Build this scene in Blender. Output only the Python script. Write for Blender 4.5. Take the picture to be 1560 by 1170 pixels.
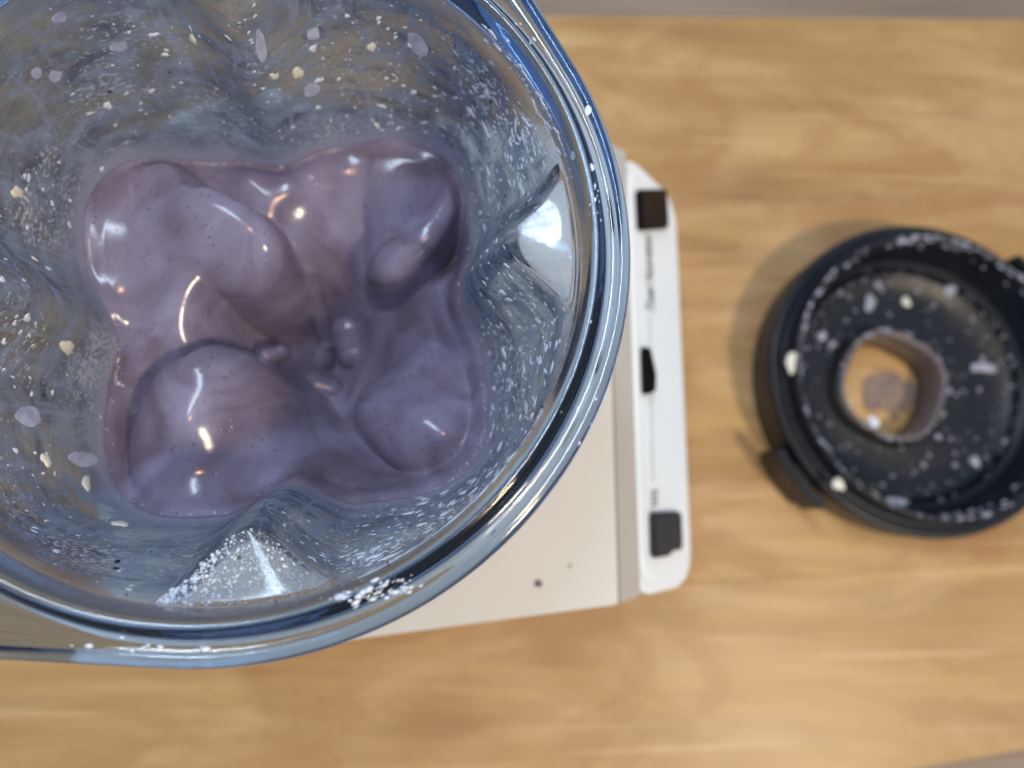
import bpy, bmesh, math, random
import numpy as np
from mathutils import Matrix, Vector

for o in list(bpy.data.objects):
    bpy.data.objects.remove(o)
scene = bpy.context.scene
COL = scene.collection
random.seed(7)
rng = np.random.default_rng(7)

# ------------------------------------------------------------------ camera
H = 0.42                                    # camera height over the board (m)
FPX = 1127.0
_d = np.array([690 - 780.0, 775 - 585.0, FPX]); _d /= np.linalg.norm(_d)
_e1 = np.array([1.0, 0, 0]) - _d[0] * _d; _e1 /= np.linalg.norm(_e1)
_e2 = np.cross(_d, _e1)


def c2w(v):
    v = np.atleast_2d(np.asarray(v, float))
    return np.c_[v @ _e1, -(v @ _e2), -(v @ _d)]


cam_data = bpy.data.cameras.new('camera')
cam = bpy.data.objects.new('camera', cam_data)
COL.objects.link(cam)
scene.camera = cam
cam_data.sensor_width = 36.0
cam_data.lens = FPX / 1560.0 * 36.0
cam_data.clip_start = 0.01
cam_data.clip_end = 50
_X, _Y, _Z = c2w([1, 0, 0])[0], c2w([0, -1, 0])[0], c2w([0, 0, -1])[0]
cam.matrix_world = Matrix(((_X[0], _Y[0], _Z[0], 0), (_X[1], _Y[1], _Z[1], 0), (_X[2], _Y[2], _Z[2], H), (0, 0, 0, 1)))
cam_data.dof.use_dof = True
cam_data.dof.focus_distance = 0.178
cam_data.dof.aperture_fstop = 7.2
cam_data.dof.aperture_blades = 0

# ------------------------------------------------------------------ light of the kitchen
world = bpy.data.worlds.new('World')
scene.world = world
world.use_nodes = True
bg = world.node_tree.nodes['Background']
bg.inputs[0].default_value = (0.55, 0.68, 0.90, 1)
bg.inputs[1].default_value = 0.55


def area(name, loc, target, size, energy, color, size_y=None):
    ld = bpy.data.lights.new(name, 'AREA')
    ld.energy = energy
    ld.color = color
    ld.size = size
    if size_y:
        ld.shape = 'RECTANGLE'
        ld.size_y = size_y
    else:
        ld.shape = 'DISK'
    o = bpy.data.objects.new(name, ld)
    COL.objects.link(o)
    o.location = loc
    o.rotation_euler = (Vector(target) - Vector(loc)).to_track_quat('-Z', 'Y').to_euler()
    return o


area('window_light', (-0.34, 0.60, 1.48), (-0.03, 0.05, 0.15), 0.11, 9.0, (0.66, 0.82, 1.0), 0.75)
area('ceiling_lamp', (0.72, -0.54, 1.33), (0.15, 0.05, 0.0), 0.20, 11.0, (1.0, 0.82, 0.56))
area('hood_lamp', (0.02, 0.10, 1.35), (-0.03, 0.05, 0.0), 0.05, 1.8, (1.0, 0.58, 0.31))

scene.view_settings.view_transform = 'Standard'
scene.view_settings.look = 'None'
scene.view_settings.exposure = 0.34
scene.view_settings.gamma = 1.0
scene.view_settings.use_curve_mapping = False
scene.render.engine = 'CYCLES'
cy = scene.cycles
cy.max_bounces = 20
cy.diffuse_bounces = 5
cy.glossy_bounces = 8
cy.transmission_bounces = 16
cy.transparent_max_bounces = 24
cy.caustics_reflective = True
cy.caustics_refractive = True
cy.blur_glossy = 0.6
cy.sample_clamp_indirect = 6.0
cy.use_denoising = True

# ------------------------------------------------------------------ helpers


def unproj(px, py, z):
    """point on the horizontal plane z that the photograph shows at a pixel"""
    v = c2w([px - 780.0, py - 585.0, FPX])[0]
    t = (z - H) / v[2]
    return v[0] * t, v[1] * t


def rays(px, py):
    return c2w(np.c_[np.asarray(px, float) - 780.0, np.asarray(py, float) - 585.0, np.full(len(px), FPX)])


def mesh_obj(name, verts, faces, mat=None, parent=None, smooth=True, loc=None):
    me = bpy.data.meshes.new(name)
    me.from_pydata([tuple(map(float, v)) for v in verts], [], [tuple(int(i) for i in f) for f in faces])
    me.update()
    if smooth:
        me.shade_smooth()
    o = bpy.data.objects.new(name, me)
    COL.objects.link(o)
    if mat:
        me.materials.append(mat)
    if loc is not None:
        o.location = loc
    if parent:
        o.parent = parent
    return o


def bm_obj(name, bm, mat, parent=None, smooth=False):
    me = bpy.data.meshes.new(name)
    bmesh.ops.recalc_face_normals(bm, faces=bm.faces)
    bm.to_mesh(me)
    bm.free()
    if smooth:
        me.shade_smooth()
    me.materials.append(mat)
    o = bpy.data.objects.new(name, me)
    COL.objects.link(o)
    if parent:
        o.parent = parent
    return o


def empty(name, loc):
    o = bpy.data.objects.new(name, None)
    o.location = loc
    COL.objects.link(o)
    return o


def child(o, par):
    o.parent = par
    o.matrix_parent_inverse = Matrix.Translation(par.location).inverted()
    return o


def tag(o, label=None, cat=None, group=None, kind=None):
    for k, v in (('label', label), ('category', cat), ('group', group), ('kind', kind)):
        if v:
            o[k] = v
    return o


def prism(poly, z0, z1, bevel=0.0, segs=3):
    """extruded polygon with rounded edges"""
    bm = bmesh.new()
    lo = [bm.verts.new((x, y, z0)) for x, y in poly]
    hi = [bm.verts.new((x, y, z1)) for x, y in poly]
    bm.faces.new(hi)
    bm.faces.new(lo[::-1])
    n = len(poly)
    for i in range(n):
        bm.faces.new((lo[i], lo[(i + 1) % n], hi[(i + 1) % n], hi[i]))
    bmesh.ops.recalc_face_normals(bm, faces=bm.faces)
    if bevel:
        bmesh.ops.bevel(bm, geom=bm.edges[:], offset=bevel, segments=segs, affect='EDGES', clamp_overlap=True)
    return bm


def rounded_rect(x0, x1, y0, y1, r, n=7):
    pts = []
    for cx, cy_, a0 in ((x1 - r, y1 - r, 0), (x0 + r, y1 - r, 90), (x0 + r, y0 + r, 180), (x1 - r, y0 + r, 270)):
        for i in range(n):
            a = math.radians(a0 + 90 * i / (n - 1))
            pts.append((cx + r * math.cos(a), cy_ + r * math.sin(a)))
    return pts


def lathe(profile, n=160, closed=True):
    """rings of (radius, z) round the z axis; closed joins last ring to first"""
    th = np.linspace(0, 2 * math.pi, n, endpoint=False)
    V, F = [], []
    for r, z in profile:
        V += list(np.c_[r * np.cos(th), r * np.sin(th), np.full(n, z)])
    m = len(profile)
    for i in range(m if closed else m - 1):
        a, b = i * n, ((i + 1) % m) * n
        for j in range(n):
            k = (j + 1) % n
            F.append((a + j, a + k, b + k, b + j))
    return V, F


# ------------------------------------------------------------------ materials
def new_mat(name):
    m = bpy.data.materials.new(name)
    m.use_nodes = True
    nt = m.node_tree
    return m, nt, nt.nodes['Principled BSDF'], nt.nodes['Material Output']


def N(nt, kind, **kw):
    n = nt.nodes.new(kind)
    for k, v in kw.items():
        setattr(n, k, v)
    return n


def ramp(nt, src, stops):
    r = N(nt, 'ShaderNodeValToRGB')
    el = r.color_ramp.elements
    while len(el) < len(stops):
        el.new(0.5)
    for e, (p, c) in zip(el, stops):
        e.position = p
        e.color = (*c, 1) if len(c) == 3 else c
    nt.links.new(src, r.inputs[0])
    return r.outputs[0]


def math_node(nt, op, a, b=None, clamp=False):
    n = N(nt, 'ShaderNodeMath', operation=op, use_clamp=clamp)
    for i, v in enumerate((a, b)):
        if v is None:
            continue
        if isinstance(v, (int, float)):
            n.inputs[i].default_value = v
        else:
            nt.links.new(v, n.inputs[i])
    return n.outputs[0]


def mix_col(nt, fac, a, b, mode='MIX'):
    n = N(nt, 'ShaderNodeMix', data_type='RGBA', blend_type=mode)
    for i, v in ((0, fac), (6, a), (7, b)):
        if isinstance(v, (int, float)):
            n.inputs[i].default_value = v
        elif isinstance(v, tuple):
            n.inputs[i].default_value = (*v, 1)
        else:
            nt.links.new(v, n.inputs[i])
    return n.outputs[2]


def noise(nt, vec, scale, detail=4, rough=0.55, dist=0.0):
    n = N(nt, 'ShaderNodeTexNoise')
    n.inputs['Scale'].default_value = scale
    n.inputs['Detail'].default_value = detail
    n.inputs['Roughness'].default_value = rough
    n.inputs['Distortion'].default_value = dist
    nt.links.new(vec, n.inputs['Vector'])
    return n.outputs['Fac']


def mapping(nt, src, scale=(1, 1, 1), rot=(0, 0, 0), loc=(0, 0, 0)):
    m = N(nt, 'ShaderNodeMapping')
    m.inputs['Scale'].default_value = scale
    m.inputs['Rotation'].default_value = rot
    m.inputs['Location'].default_value = loc
    nt.links.new(src, m.inputs['Vector'])
    return m.outputs[0]


def bump(nt, height, strength, dist, bsdf):
    b = N(nt, 'ShaderNodeBump')
    b.inputs['Strength'].default_value = strength
    b.inputs['Distance'].default_value = dist
    nt.links.new(height, b.inputs['Height'])
    nt.links.new(b.outputs[0], bsdf.inputs['Normal'])


def wood_material():
    m, nt, b, out = new_mat('maple_wood')
    g = N(nt, 'ShaderNodeNewGeometry').outputs['Position']
    info = N(nt, 'ShaderNodeObjectInfo')
    off = N(nt, 'ShaderNodeVectorMath', operation='ADD')
    comb = N(nt, 'ShaderNodeCombineXYZ')
    nt.links.new(math_node(nt, 'MULTIPLY', info.outputs['Random'], 7.0), comb.inputs[0])
    nt.links.new(math_node(nt, 'MULTIPLY', info.outputs['Random'], 3.0), comb.inputs[2])
    nt.links.new(g, off.inputs[0]); nt.links.new(comb.outputs[0], off.inputs[1])
    p = off.outputs[0]
    long_ = noise(nt, mapping(nt, p, (3.0, 24, 4)), 1.0, 7, 0.66, 0.9)
    fine = noise(nt, mapping(nt, p, (9, 240, 20)), 1.0, 5, 0.65, 0.2)
    fig = noise(nt, mapping(nt, p, (7, 19, 9), (0, 0, 0.12)), 1.0, 4, 0.6, 0.9)
    stain = noise(nt, mapping(nt, p, (8, 14, 9), loc=(3, 1, 0)), 1.0, 5, 0.66, 1.2)
    c = ramp(nt, long_, [(0.28, (0.20, 0.100, 0.024)), (0.46, (0.345, 0.195, 0.052)), (0.70, (0.51, 0.335, 0.118))])
    c = mix_col(nt, math_node(nt, 'MULTIPLY', fine, 0.30), c, (0.24, 0.12, 0.045))
    c = mix_col(nt, math_node(nt, 'MULTIPLY', ramp(nt, fig, [(0.45, (0, 0, 0)), (0.70, (1, 1, 1))]), 0.55), c, (0.60, 0.40, 0.21))
    c = mix_col(nt, math_node(nt, 'MULTIPLY', ramp(nt, stain, [(0.50, (0, 0, 0)), (0.66, (1, 1, 1))]), 0.75), c, (0.28, 0.128, 0.028))
    # a darker growth ring wandering across the boards
    w = N(nt, 'ShaderNodeTexWave', wave_type='BANDS', bands_direction='Y')
    w.inputs['Scale'].default_value = 3.0
    w.inputs['Distortion'].default_value = 9.0
    w.inputs['Detail'].default_value = 3.0
    w.inputs['Detail Scale'].default_value = 1.1
    nt.links.new(mapping(nt, p, (1.3, 2.2, 2)), w.inputs['Vector'])
    c = mix_col(nt, math_node(nt, 'MULTIPLY', ramp(nt, w.outputs['Fac'], [(0.80, (0, 0, 0)), (0.97, (1, 1, 1))]), 0.16), c, (0.25, 0.105, 0.035))
    # thin pale knife scratches
    s = None
    for rot, sc in ((0.9, (5, 150, 5)), (-0.5, (6, 190, 6)), (2.2, (5, 170, 5))):
        k = noise(nt, mapping(nt, p, sc, (0, 0, rot)), 1.0, 1, 0.4, 0.1)
        k = ramp(nt, k, [(0.70, (0, 0, 0)), (0.76, (1, 1, 1))])
        s = k if s is None else math_node(nt, 'MAXIMUM', s, k)
    c = mix_col(nt, math_node(nt, 'MULTIPLY', s, 0.30), c, (0.66, 0.47, 0.27))
    tone = math_node(nt, 'MULTIPLY', info.outputs['Random'], 0.22)
    c = mix_col(nt, tone, c, (0.60, 0.38, 0.19))
    nt.links.new(c, b.inputs['Base Color'])
    nt.links.new(ramp(nt, long_, [(0.2, (0.36,) * 3), (0.8, (0.52,) * 3)]), b.inputs['Roughness'])
    bump(nt, fine, 0.10, 0.0005, b)
    return m


def counter_material():
    m, nt, b, out = new_mat('grey_brown_worktop')
    g = N(nt, 'ShaderNodeNewGeometry').outputs['Position']
    n1 = noise(nt, mapping(nt, g, (4, 60, 4)), 1.0, 5)
    nt.links.new(ramp(nt, n1, [(0.3, (0.17, 0.125, 0.09)), (0.7, (0.28, 0.215, 0.155))]), b.inputs['Base Color'])
    b.inputs['Roughness'].default_value = 0.5
    return m


def plastic(name, col, rough, grime=0.0, grime_col=(0.3, 0.25, 0.2), bumps=0.0, scale=60):
    m, nt, b, out = new_mat(name)
    g = N(nt, 'ShaderNodeNewGeometry').outputs['Position']
    n1 = noise(nt, g, scale, 5, 0.6)
    n2 = noise(nt, g, scale * 18, 3, 0.6)
    nt.links.new(mix_col(nt, math_node(nt, 'MULTIPLY', ramp(nt, n1, [(0.45, (0, 0, 0)), (0.75, (1, 1, 1))]), grime), col, grime_col), b.inputs['Base Color'])
    nt.links.new(ramp(nt, n1, [(0.3, (max(rough - 0.07, 0.02),) * 3), (0.7, (rough + 0.10,) * 3)]), b.inputs['Roughness'])
    if bumps:
        bump(nt, n2, bumps, 0.0003, b)
    return m


def jar_material():
    m, nt, b, out = new_mat('clear_blue_plastic')
    nt.nodes.remove(b)
    gl = N(nt, 'ShaderNodeBsdfGlass')
    gl.inputs['Color'].default_value = (0.955, 0.975, 0.995, 1)
    gl.inputs['IOR'].default_value = 1.52
    g = N(nt, 'ShaderNodeNewGeometry').outputs['Position']
    sc = noise(nt, mapping(nt, g, (60, 60, 900)), 1.0, 3, 0.6)
    sm = noise(nt, g, 90, 4, 0.6)
    rr = math_node(nt, 'ADD', ramp(nt, sm, [(0.35, (0.03,) * 3), (0.75, (0.14,) * 3)]), math_node(nt, 'MULTIPLY', sc, 0.03))
    nt.links.new(rr, gl.inputs['Roughness'])
    bm_ = N(nt, 'ShaderNodeBump')
    bm_.inputs['Strength'].default_value = 0.12
    bm_.inputs['Distance'].default_value = 0.0006
    nt.links.new(noise(nt, g, 140, 3, 0.5), bm_.inputs['Height'])
    nt.links.new(bm_.outputs[0], gl.inputs['Normal'])
    nt.links.new(gl.outputs[0], out.inputs['Surface'])
    va = N(nt, 'ShaderNodeVolumeAbsorption')
    va.inputs['Color'].default_value = (0.38, 0.56, 0.76, 1)
    va.inputs['Density'].default_value = 150.0
    nt.links.new(va.outputs[0], out.inputs['Volume'])
    return m


def smoothie_material():
    m, nt, b, out = new_mat('blueberry_smoothie')
    g = N(nt, 'ShaderNodeNewGeometry').outputs['Position']
    n1 = noise(nt, g, 38, 4, 0.5, 1.2)
    sw = noise(nt, mapping(nt, g, (70, 160, 60), (0, 0, 0.6)), 1.0, 4, 0.55, 1.0)
    c = ramp(nt, n1, [(0.32, (0.102, 0.078, 0.112)), (0.50, (0.158, 0.141, 0.212)), (0.68, (0.225, 0.210, 0.312))])
    c = mix_col(nt, math_node(nt, 'MULTIPLY', sw, 0.22), c, (0.31, 0.275, 0.375))
    # berry-skin flecks and fine bubbles
    v = N(nt, 'ShaderNodeTexVoronoi')
    v.inputs['Scale'].default_value = 480
    nt.links.new(g, v.inputs['Vector'])
    dots = ramp(nt, v.outputs['Distance'], [(0.12, (1, 1, 1)), (0.22, (0, 0, 0))])
    pick = ramp(nt, noise(nt, g, 170, 2), [(0.47, (0, 0, 0)), (0.56, (1, 1, 1))])
    dots = math_node(nt, 'MULTIPLY', dots, pick)
    c = mix_col(nt, math_node(nt, 'MULTIPLY', dots, 0.8), c, (0.07, 0.045, 0.09))
    nt.links.new(c, b.inputs['Base Color'])
    b.inputs['Roughness'].default_value = 0.16
    b.inputs['IOR'].default_value = 1.38
    b.inputs['Subsurface Weight'].default_value = 0.06
    b.inputs['Subsurface Radius'].default_value = (1.0, 0.55, 0.55)
    b.inputs['Subsurface Scale'].default_value = 0.0022
    hgt = math_node(nt, 'SUBTRACT', math_node(nt, 'MULTIPLY', noise(nt, g, 260, 3, 0.6), 0.35), math_node(nt, 'MULTIPLY', dots, 0.6))
    bump(nt, hgt, 0.22, 0.0005, b)
    return m


def film_material():
    """dried smear of smoothie on the inside of the jar; UV u = metres round the wall, v = metres below the rim"""
    m, nt, b, out = new_mat('smoothie_smear')
    uv = N(nt, 'ShaderNodeUVMap', uv_map='wall').outputs[0]
    wet = N(nt, 'ShaderNodeAttribute', attribute_name='residue').outputs['Fac']
    p = mapping(nt, uv, (1, 1, 1))
    warp = N(nt, 'ShaderNodeTexNoise')
    warp.inputs['Scale'].default_value = 40
    warp.inputs['Detail'].default_value = 3
    nt.links.new(p, warp.inputs['Vector'])
    wv = N(nt, 'ShaderNodeVectorMath', operation='MULTIPLY_ADD')
    nt.links.new(warp.outputs['Color'], wv.inputs[0])
    wv.inputs[1].default_value = (0.007, 0.007, 0)
    nt.links.new(p, wv.inputs[2])
    p2 = wv.outputs[0]
    streak = noise(nt, mapping(nt, p2, (60, 330, 1), (0, 0, 0.35)), 1.0, 6, 0.65, 0.6)
    drips = noise(nt, mapping(nt, p2, (330, 48, 1), (0, 0, -0.25)), 1.0, 5, 0.6, 0.8)
    fine = noise(nt, mapping(nt, p2, (260, 1500, 1), (0, 0, 0.45)), 1.0, 4, 0.7)
    cloud = noise(nt, mapping(nt, p2, (36, 60, 1), (0, 0, 0.3)), 1.0, 5, 0.60, 0.3)
    patch = noise(nt, mapping(nt, p2, (110, 210, 1), (0, 0, 0.4), loc=(2, 5, 0)), 1.0, 5, 0.62, 0.5)
    flecks = noise(nt, mapping(nt, p2, (650, 1100, 1), (0, 0, 0.5)), 1.0, 3, 0.6)
    region = noise(nt, mapping(nt, uv, (34, 48, 1), loc=(0.3, 0.2, 0)), 1.0, 3, 0.6)
    fl = ramp(nt, math_node(nt, 'ADD', flecks, math_node(nt, 'MULTIPLY', math_node(nt, 'SUBTRACT', region, 0.5), 0.75)), [(0.62, (0, 0, 0)), (0.68, (1, 1, 1))])
    a = ramp(nt, cloud, [(0.38, (0.42,) * 3), (0.60, (0.82,) * 3)])
    a = math_node(nt, 'ADD', a, math_node(nt, 'MULTIPLY', ramp(nt, patch, [(0.48, (0, 0, 0)), (0.60, (1, 1, 1))]), 0.30))
    a = math_node(nt, 'ADD', a, math_node(nt, 'MULTIPLY', ramp(nt, streak, [(0.50, (0, 0, 0)), (0.62, (1, 1, 1))]), 0.26))
    a = math_node(nt, 'ADD', a, math_node(nt, 'MULTIPLY', ramp(nt, drips, [(0.54, (0, 0, 0)), (0.62, (1, 1, 1))]), 0.24))
    a = math_node(nt, 'ADD', a, math_node(nt, 'MULTIPLY', ramp(nt, fine, [(0.45, (0, 0, 0)), (0.7, (1, 1, 1))]), 0.12))
    a = math_node(nt, 'ADD', a, math_node(nt, 'MULTIPLY', wet, 0.95))
    up = N(nt, 'ShaderNodeSeparateXYZ')
    nt.links.new(uv, up.inputs[0])
    top_fade = N(nt, 'ShaderNodeMapRange', interpolation_type='SMOOTHSTEP')
    nt.links.new(up.outputs[1], top_fade.inputs['Value'])
    top_fade.inputs['From Min'].default_value = 0.006
    top_fade.inputs['From Max'].default_value = 0.022
    top_fade.inputs['To Min'].default_value = 0.10
    top_fade.inputs['To Max'].default_value = 1.0
    a = math_node(nt, 'MULTIPLY', a, top_fade.outputs[0])
    fl = math_node(nt, 'MULTIPLY', fl, math_node(nt, 'POWER', top_fade.outputs[0], 0.4))
    a = math_node(nt, 'MAXIMUM', a, math_node(nt, 'MULTIPLY', fl, 0.85), clamp=True)
    a = math_node(nt, 'MINIMUM', a, 0.97)
    col = mix_col(nt, ramp(nt, patch, [(0.40, (0, 0, 0)), (0.65, (1, 1, 1))]), (0.135, 0.165, 0.235), (0.36, 0.42, 0.54))
    col = mix_col(nt, math_node(nt, 'MULTIPLY', ramp(nt, drips, [(0.54, (0, 0, 0)), (0.64, (1, 1, 1))]), 0.7), col, (0.40, 0.45, 0.57))
    col = mix_col(nt, wet, col, (0.43, 0.44, 0.58))
    col = mix_col(nt, fl, col, (0.62, 0.64, 0.72))
    nt.links.new(col, b.inputs['Base Color'])
    b.inputs['Roughness'].default_value = 0.33
    bump(nt, math_node(nt, 'ADD', math_node(nt, 'ADD', fl, streak), math_node(nt, 'ADD', patch, drips)), 0.22, 0.0005, b)
    trl = N(nt, 'ShaderNodeBsdfTranslucent')
    nt.links.new(col, trl.inputs[0])
    mx = N(nt, 'ShaderNodeMixShader')
    mx.inputs[0].default_value = 0.5
    nt.links.new(b.outputs[0], mx.inputs[1]); nt.links.new(trl.outputs[0], mx.inputs[2])
    tr = N(nt, 'ShaderNodeBsdfTransparent')
    fin = N(nt, 'ShaderNodeMixShader')
    nt.links.new(a, fin.inputs[0])
    nt.links.new(tr.outputs[0], fin.inputs[1]); nt.links.new(mx.outputs[0], fin.inputs[2])
    nt.links.new(fin.outputs[0], out.inputs['Surface'])
    return m


def drop_material(name, c0, c1, rough=0.25, sss=0.2):
    m, nt, b, out = new_mat(name)
    g = N(nt, 'ShaderNodeNewGeometry').outputs['Position']
    n1 = noise(nt, g, 300, 3)
    nt.links.new(ramp(nt, n1, [(0.35, c0), (0.65, c1)]), b.inputs['Base Color'])
    b.inputs['Roughness'].default_value = rough
    b.inputs['Subsurface Weight'].default_value = sss
    b.inputs['Subsurface Scale'].default_value = 0.001
    bump(nt, noise(nt, g, 900, 3), 0.2, 0.0003, b)
    return m


M_WOOD = wood_material()
M_COUNTER = counter_material()
M_CREAM = plastic('cream_plastic', (0.64, 0.63, 0.575), 0.42, 0.25, (0.62, 0.58, 0.50), 0.05, 30)
M_TRIM = plastic('beige_trim_plastic', (0.43, 0.395, 0.35), 0.45, 0.2, (0.36, 0.33, 0.29), 0.05, 30)
M_WHITE = plastic('white_panel_plastic', (0.84, 0.90, 0.93), 0.38, 0.15, (0.70, 0.70, 0.68), 0.0, 30)
M_LINE = plastic('grey_groove', (0.36, 0.40, 0.42), 0.5)
M_INK = plastic('grey_ink', (0.16, 0.17, 0.18), 0.5)
M_BLACK = plastic('black_switch_plastic', (0.004, 0.004, 0.006), 0.40, 0.2, (0.008, 0.008, 0.008))
M_DARK = plastic('charcoal_switch_plastic', (0.035, 0.040, 0.048), 0.45, 0.2, (0.06, 0.06, 0.06))
M_LID = plastic('black_lid_plastic', (0.009, 0.011, 0.015), 0.36, 0.5, (0.018, 0.020, 0.025), 0.10, 45)
for m_b in (M_BLACK, M_DARK):
    m_b.node_tree.nodes['Principled BSDF'].inputs['Specular IOR Level'].default_value = 0.12
M_LID.node_tree.nodes['Principled BSDF'].inputs['Specular IOR Level'].default_value = 0.32
M_JAR = jar_material()
M_SMOOTHIE = smoothie_material()
M_FILM = film_material()
M_DROP = drop_material('pale_lilac_drop', (0.30, 0.32, 0.44), (0.42, 0.45, 0.60))
M_CRUMB = drop_material('pale_nut_crumb', (0.60, 0.57, 0.47), (0.72, 0.70, 0.62), 0.4)
M_WHITE_FLECK = drop_material('white_fleck', (0.55, 0.58, 0.68), (0.76, 0.79, 0.86), 0.3)
M_SEED = plastic('dark_seed_skin', (0.012, 0.011, 0.014), 0.35)
M_BROWN = plastic('brown_seed_skin', (0.16, 0.06, 0.03), 0.4)
M_GREEN = plastic('green_leaf_bit', (0.06, 0.08, 0.03), 0.4)
M_RESIDUE = drop_material('lid_residue', (0.20, 0.20, 0.25), (0.42, 0.42, 0.48), 0.3)


def water_material():
    m, nt, b, out = new_mat('wet_drop')
    b.inputs['Base Color'].default_value = (0.62, 0.50, 0.46, 1)
    b.inputs['Roughness'].default_value = 0.08
    b.inputs['Transmission Weight'].default_value = 0.75
    b.inputs['IOR'].default_value = 1.35
    return m


M_WET = water_material()

# ------------------------------------------------------------------ worktop and board
counter = mesh_obj('worktop', [(-1.6, -1.4, -0.022), (1.6, -1.4, -0.022), (1.6, 1.6, -0.022), (-1.6, 1.6, -0.022)], [(0, 1, 2, 3)], M_COUNTER, smooth=False)
tag(counter, 'grey brown worktop under the cutting board', kind='structure')

board = empty('cutting_board', (0.05, 0.05, -0.02))
tag(board, 'large pale maple cutting board under the blender and the lid', 'cutting board')
A0 = math.radians(-2.0)


def edge_y(x, y_at):
    return y_at + 0.049 * (x - 0.16)


CUT = lambda x: -0.1415 + 0.129 * (x - 0.259)           # the lower edge of the board runs off at an angle
X0, X1 = -0.75, 0.85
S1, S2 = 0.136, -0.040
for poly_ in (
    [(X0, edge_y(X0, S1 + 0.00006)), (X1, edge_y(X1, S1 + 0.00006)), (X1, edge_y(X1, 0.3126)), (X0, edge_y(X0, 0.3126))],
    [(X0, edge_y(X0, S2 + 0.00006)), (X1, edge_y(X1, S2 + 0.00006)), (X1, edge_y(X1, S1 - 0.00006)), (X0, edge_y(X0, S1 - 0.00006))],
    [(X0, CUT(X0)), (X1, CUT(X1)), (X1, edge_y(X1, S2 - 0.00006)), (X0, edge_y(X0, S2 - 0.00006))],
):
    child(bm_obj('plank', prism(poly_, -0.0215, 0.0, 0.00012, 1), M_WOOD), board)

# ------------------------------------------------------------------ jar wall shape
RIM_Z = H - 0.15535
AX, AY = -0.0503, 0.0584
PHI0 = math.radians(5.0)


def herm(x, xs, ys):
    xs = np.asarray(xs, float); ys = np.asarray(ys, float)
    m = np.gradient(ys, xs)
    x = np.clip(x, xs[0], xs[-1])
    i = np.clip(np.searchsorted(xs, x) - 1, 0, len(xs) - 2)
    h = xs[i + 1] - xs[i]
    t = (x - xs[i]) / h
    return ((2 * t**3 - 3 * t**2 + 1) * ys[i] + (t**3 - 2 * t**2 + t) * h * m[i] + (-2 * t**3 + 3 * t**2) * ys[i + 1] + (t**3 - t**2) * h * m[i + 1])


D_PTS = [0.0, 0.006, 0.012, 0.035, 0.069, 0.105, 0.145]
A_PTS = [0.0795, 0.0790, 0.0780, 0.0675, 0.0565, 0.0485, 0.0425]
N_PTS = [2.0, 2.0, 2.08, 3.4, 5.2, 5.8, 6.0]


def sstep(x, a, b):
    t = np.clip((x - a) / (b - a), 0, 1)
    return t * t * (3 - 2 * t)


def rw(th, d, shift=0.0):
    """inner radius of the jar at angle th and depth d below the rim"""
    th = np.asarray(th, float); d = np.asarray(d, float)
    a = herm(d, D_PTS, A_PTS)
    n = herm(d, D_PTS, N_PTS)
    ph = th - PHI0
    c, s = np.abs(np.cos(ph)), np.abs(np.sin(ph))
    r = a / (c**n + s**n) ** (1 / n)
    loc = (ph + math.pi / 4) % (math.pi / 2) - math.pi / 4
    hw = math.radians(13.6) + math.radians(3.0) * sstep(d, 0.014, 0.06)
    u = np.abs(loc) / hw
    e2 = 0.055
    g = np.clip(1 - (np.sqrt(u * u + e2) - math.sqrt(e2)) / (math.sqrt(1 + e2) - math.sqrt(e2)), 0, 1)
    g = 0.6 * g + 0.4 * g * g * (3 - 2 * g)
    upper = np.abs((ph - math.pi / 2 + math.pi) % (2 * math.pi) - math.pi) < math.pi / 4
    dl = d + np.where(upper, 0.0050, 0.0)              # the far fin starts a little higher
    dep = sstep(dl, 0.0100, 0.0142) * np.interp(dl, [0.0142, 0.069, 0.152], [0.0150, 0.0050, 0.0030])
    return r - dep * g


def wall_pt(th, d, inset=0.0):
    r = rw(th, d) - inset
    return np.stack([AX + r * np.cos(th), AY + r * np.sin(th), RIM_Z - d], -1)


def hit_wall(px, py):
    """first point on the inner wall along the view ray of each pixel -> th, d (nan where it misses)"""
    v = rays(px, py)
    v = v / -v[:, 2:3]
    th_o = np.full(len(v), np.nan); d_o = np.full(len(v), np.nan)
    prev = None
    for d in np.arange(0.004, 0.135, 0.0004):
        t = H - (RIM_Z - d)
        x, y = v[:, 0] * t - AX, v[:, 1] * t - AY
        th = np.arctan2(y, x)
        outside = np.hypot(x, y) > rw(th, np.full(len(v), d))
        new = outside & np.isnan(th_o) & (d > 0.0045)
        th_o[new] = th[new]; d_o[new] = d
    return th_o, d_o


NT = 720
TH = np.linspace(0, 2 * math.pi, NT, endpoint=False)


def flare(th):
    """outer edge of the rim flange: a circle drawn out into a lug on two sides"""
    R = 0.0900
    r = np.full_like(th, R)
    for tc, half, rmax in ((math.radians(52), math.radians(22), 0.1125), (math.radians(228), math.radians(38), 0.122)):
        dl = np.abs((th - tc + math.pi) % (2 * math.pi) - math.pi)
        q_ = np.clip(half - dl, 0, None)
        tang = R / np.cos(q_)
        k = 0.0015
        lim = rmax + 0 * tang
        soft = -k * np.log(np.exp(-(tang - R) / k) + np.exp(-(lim - R) / k)) + R
        r = np.where(dl < half, np.maximum(r, soft), r)
    return r


FL = flare(TH)
jar = empty('blender_jar', (AX, AY, RIM_Z - 0.1445))
tag(jar, 'clear blue tinted blender jar with round rim and folded inner fins', 'blender jar')


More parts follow.
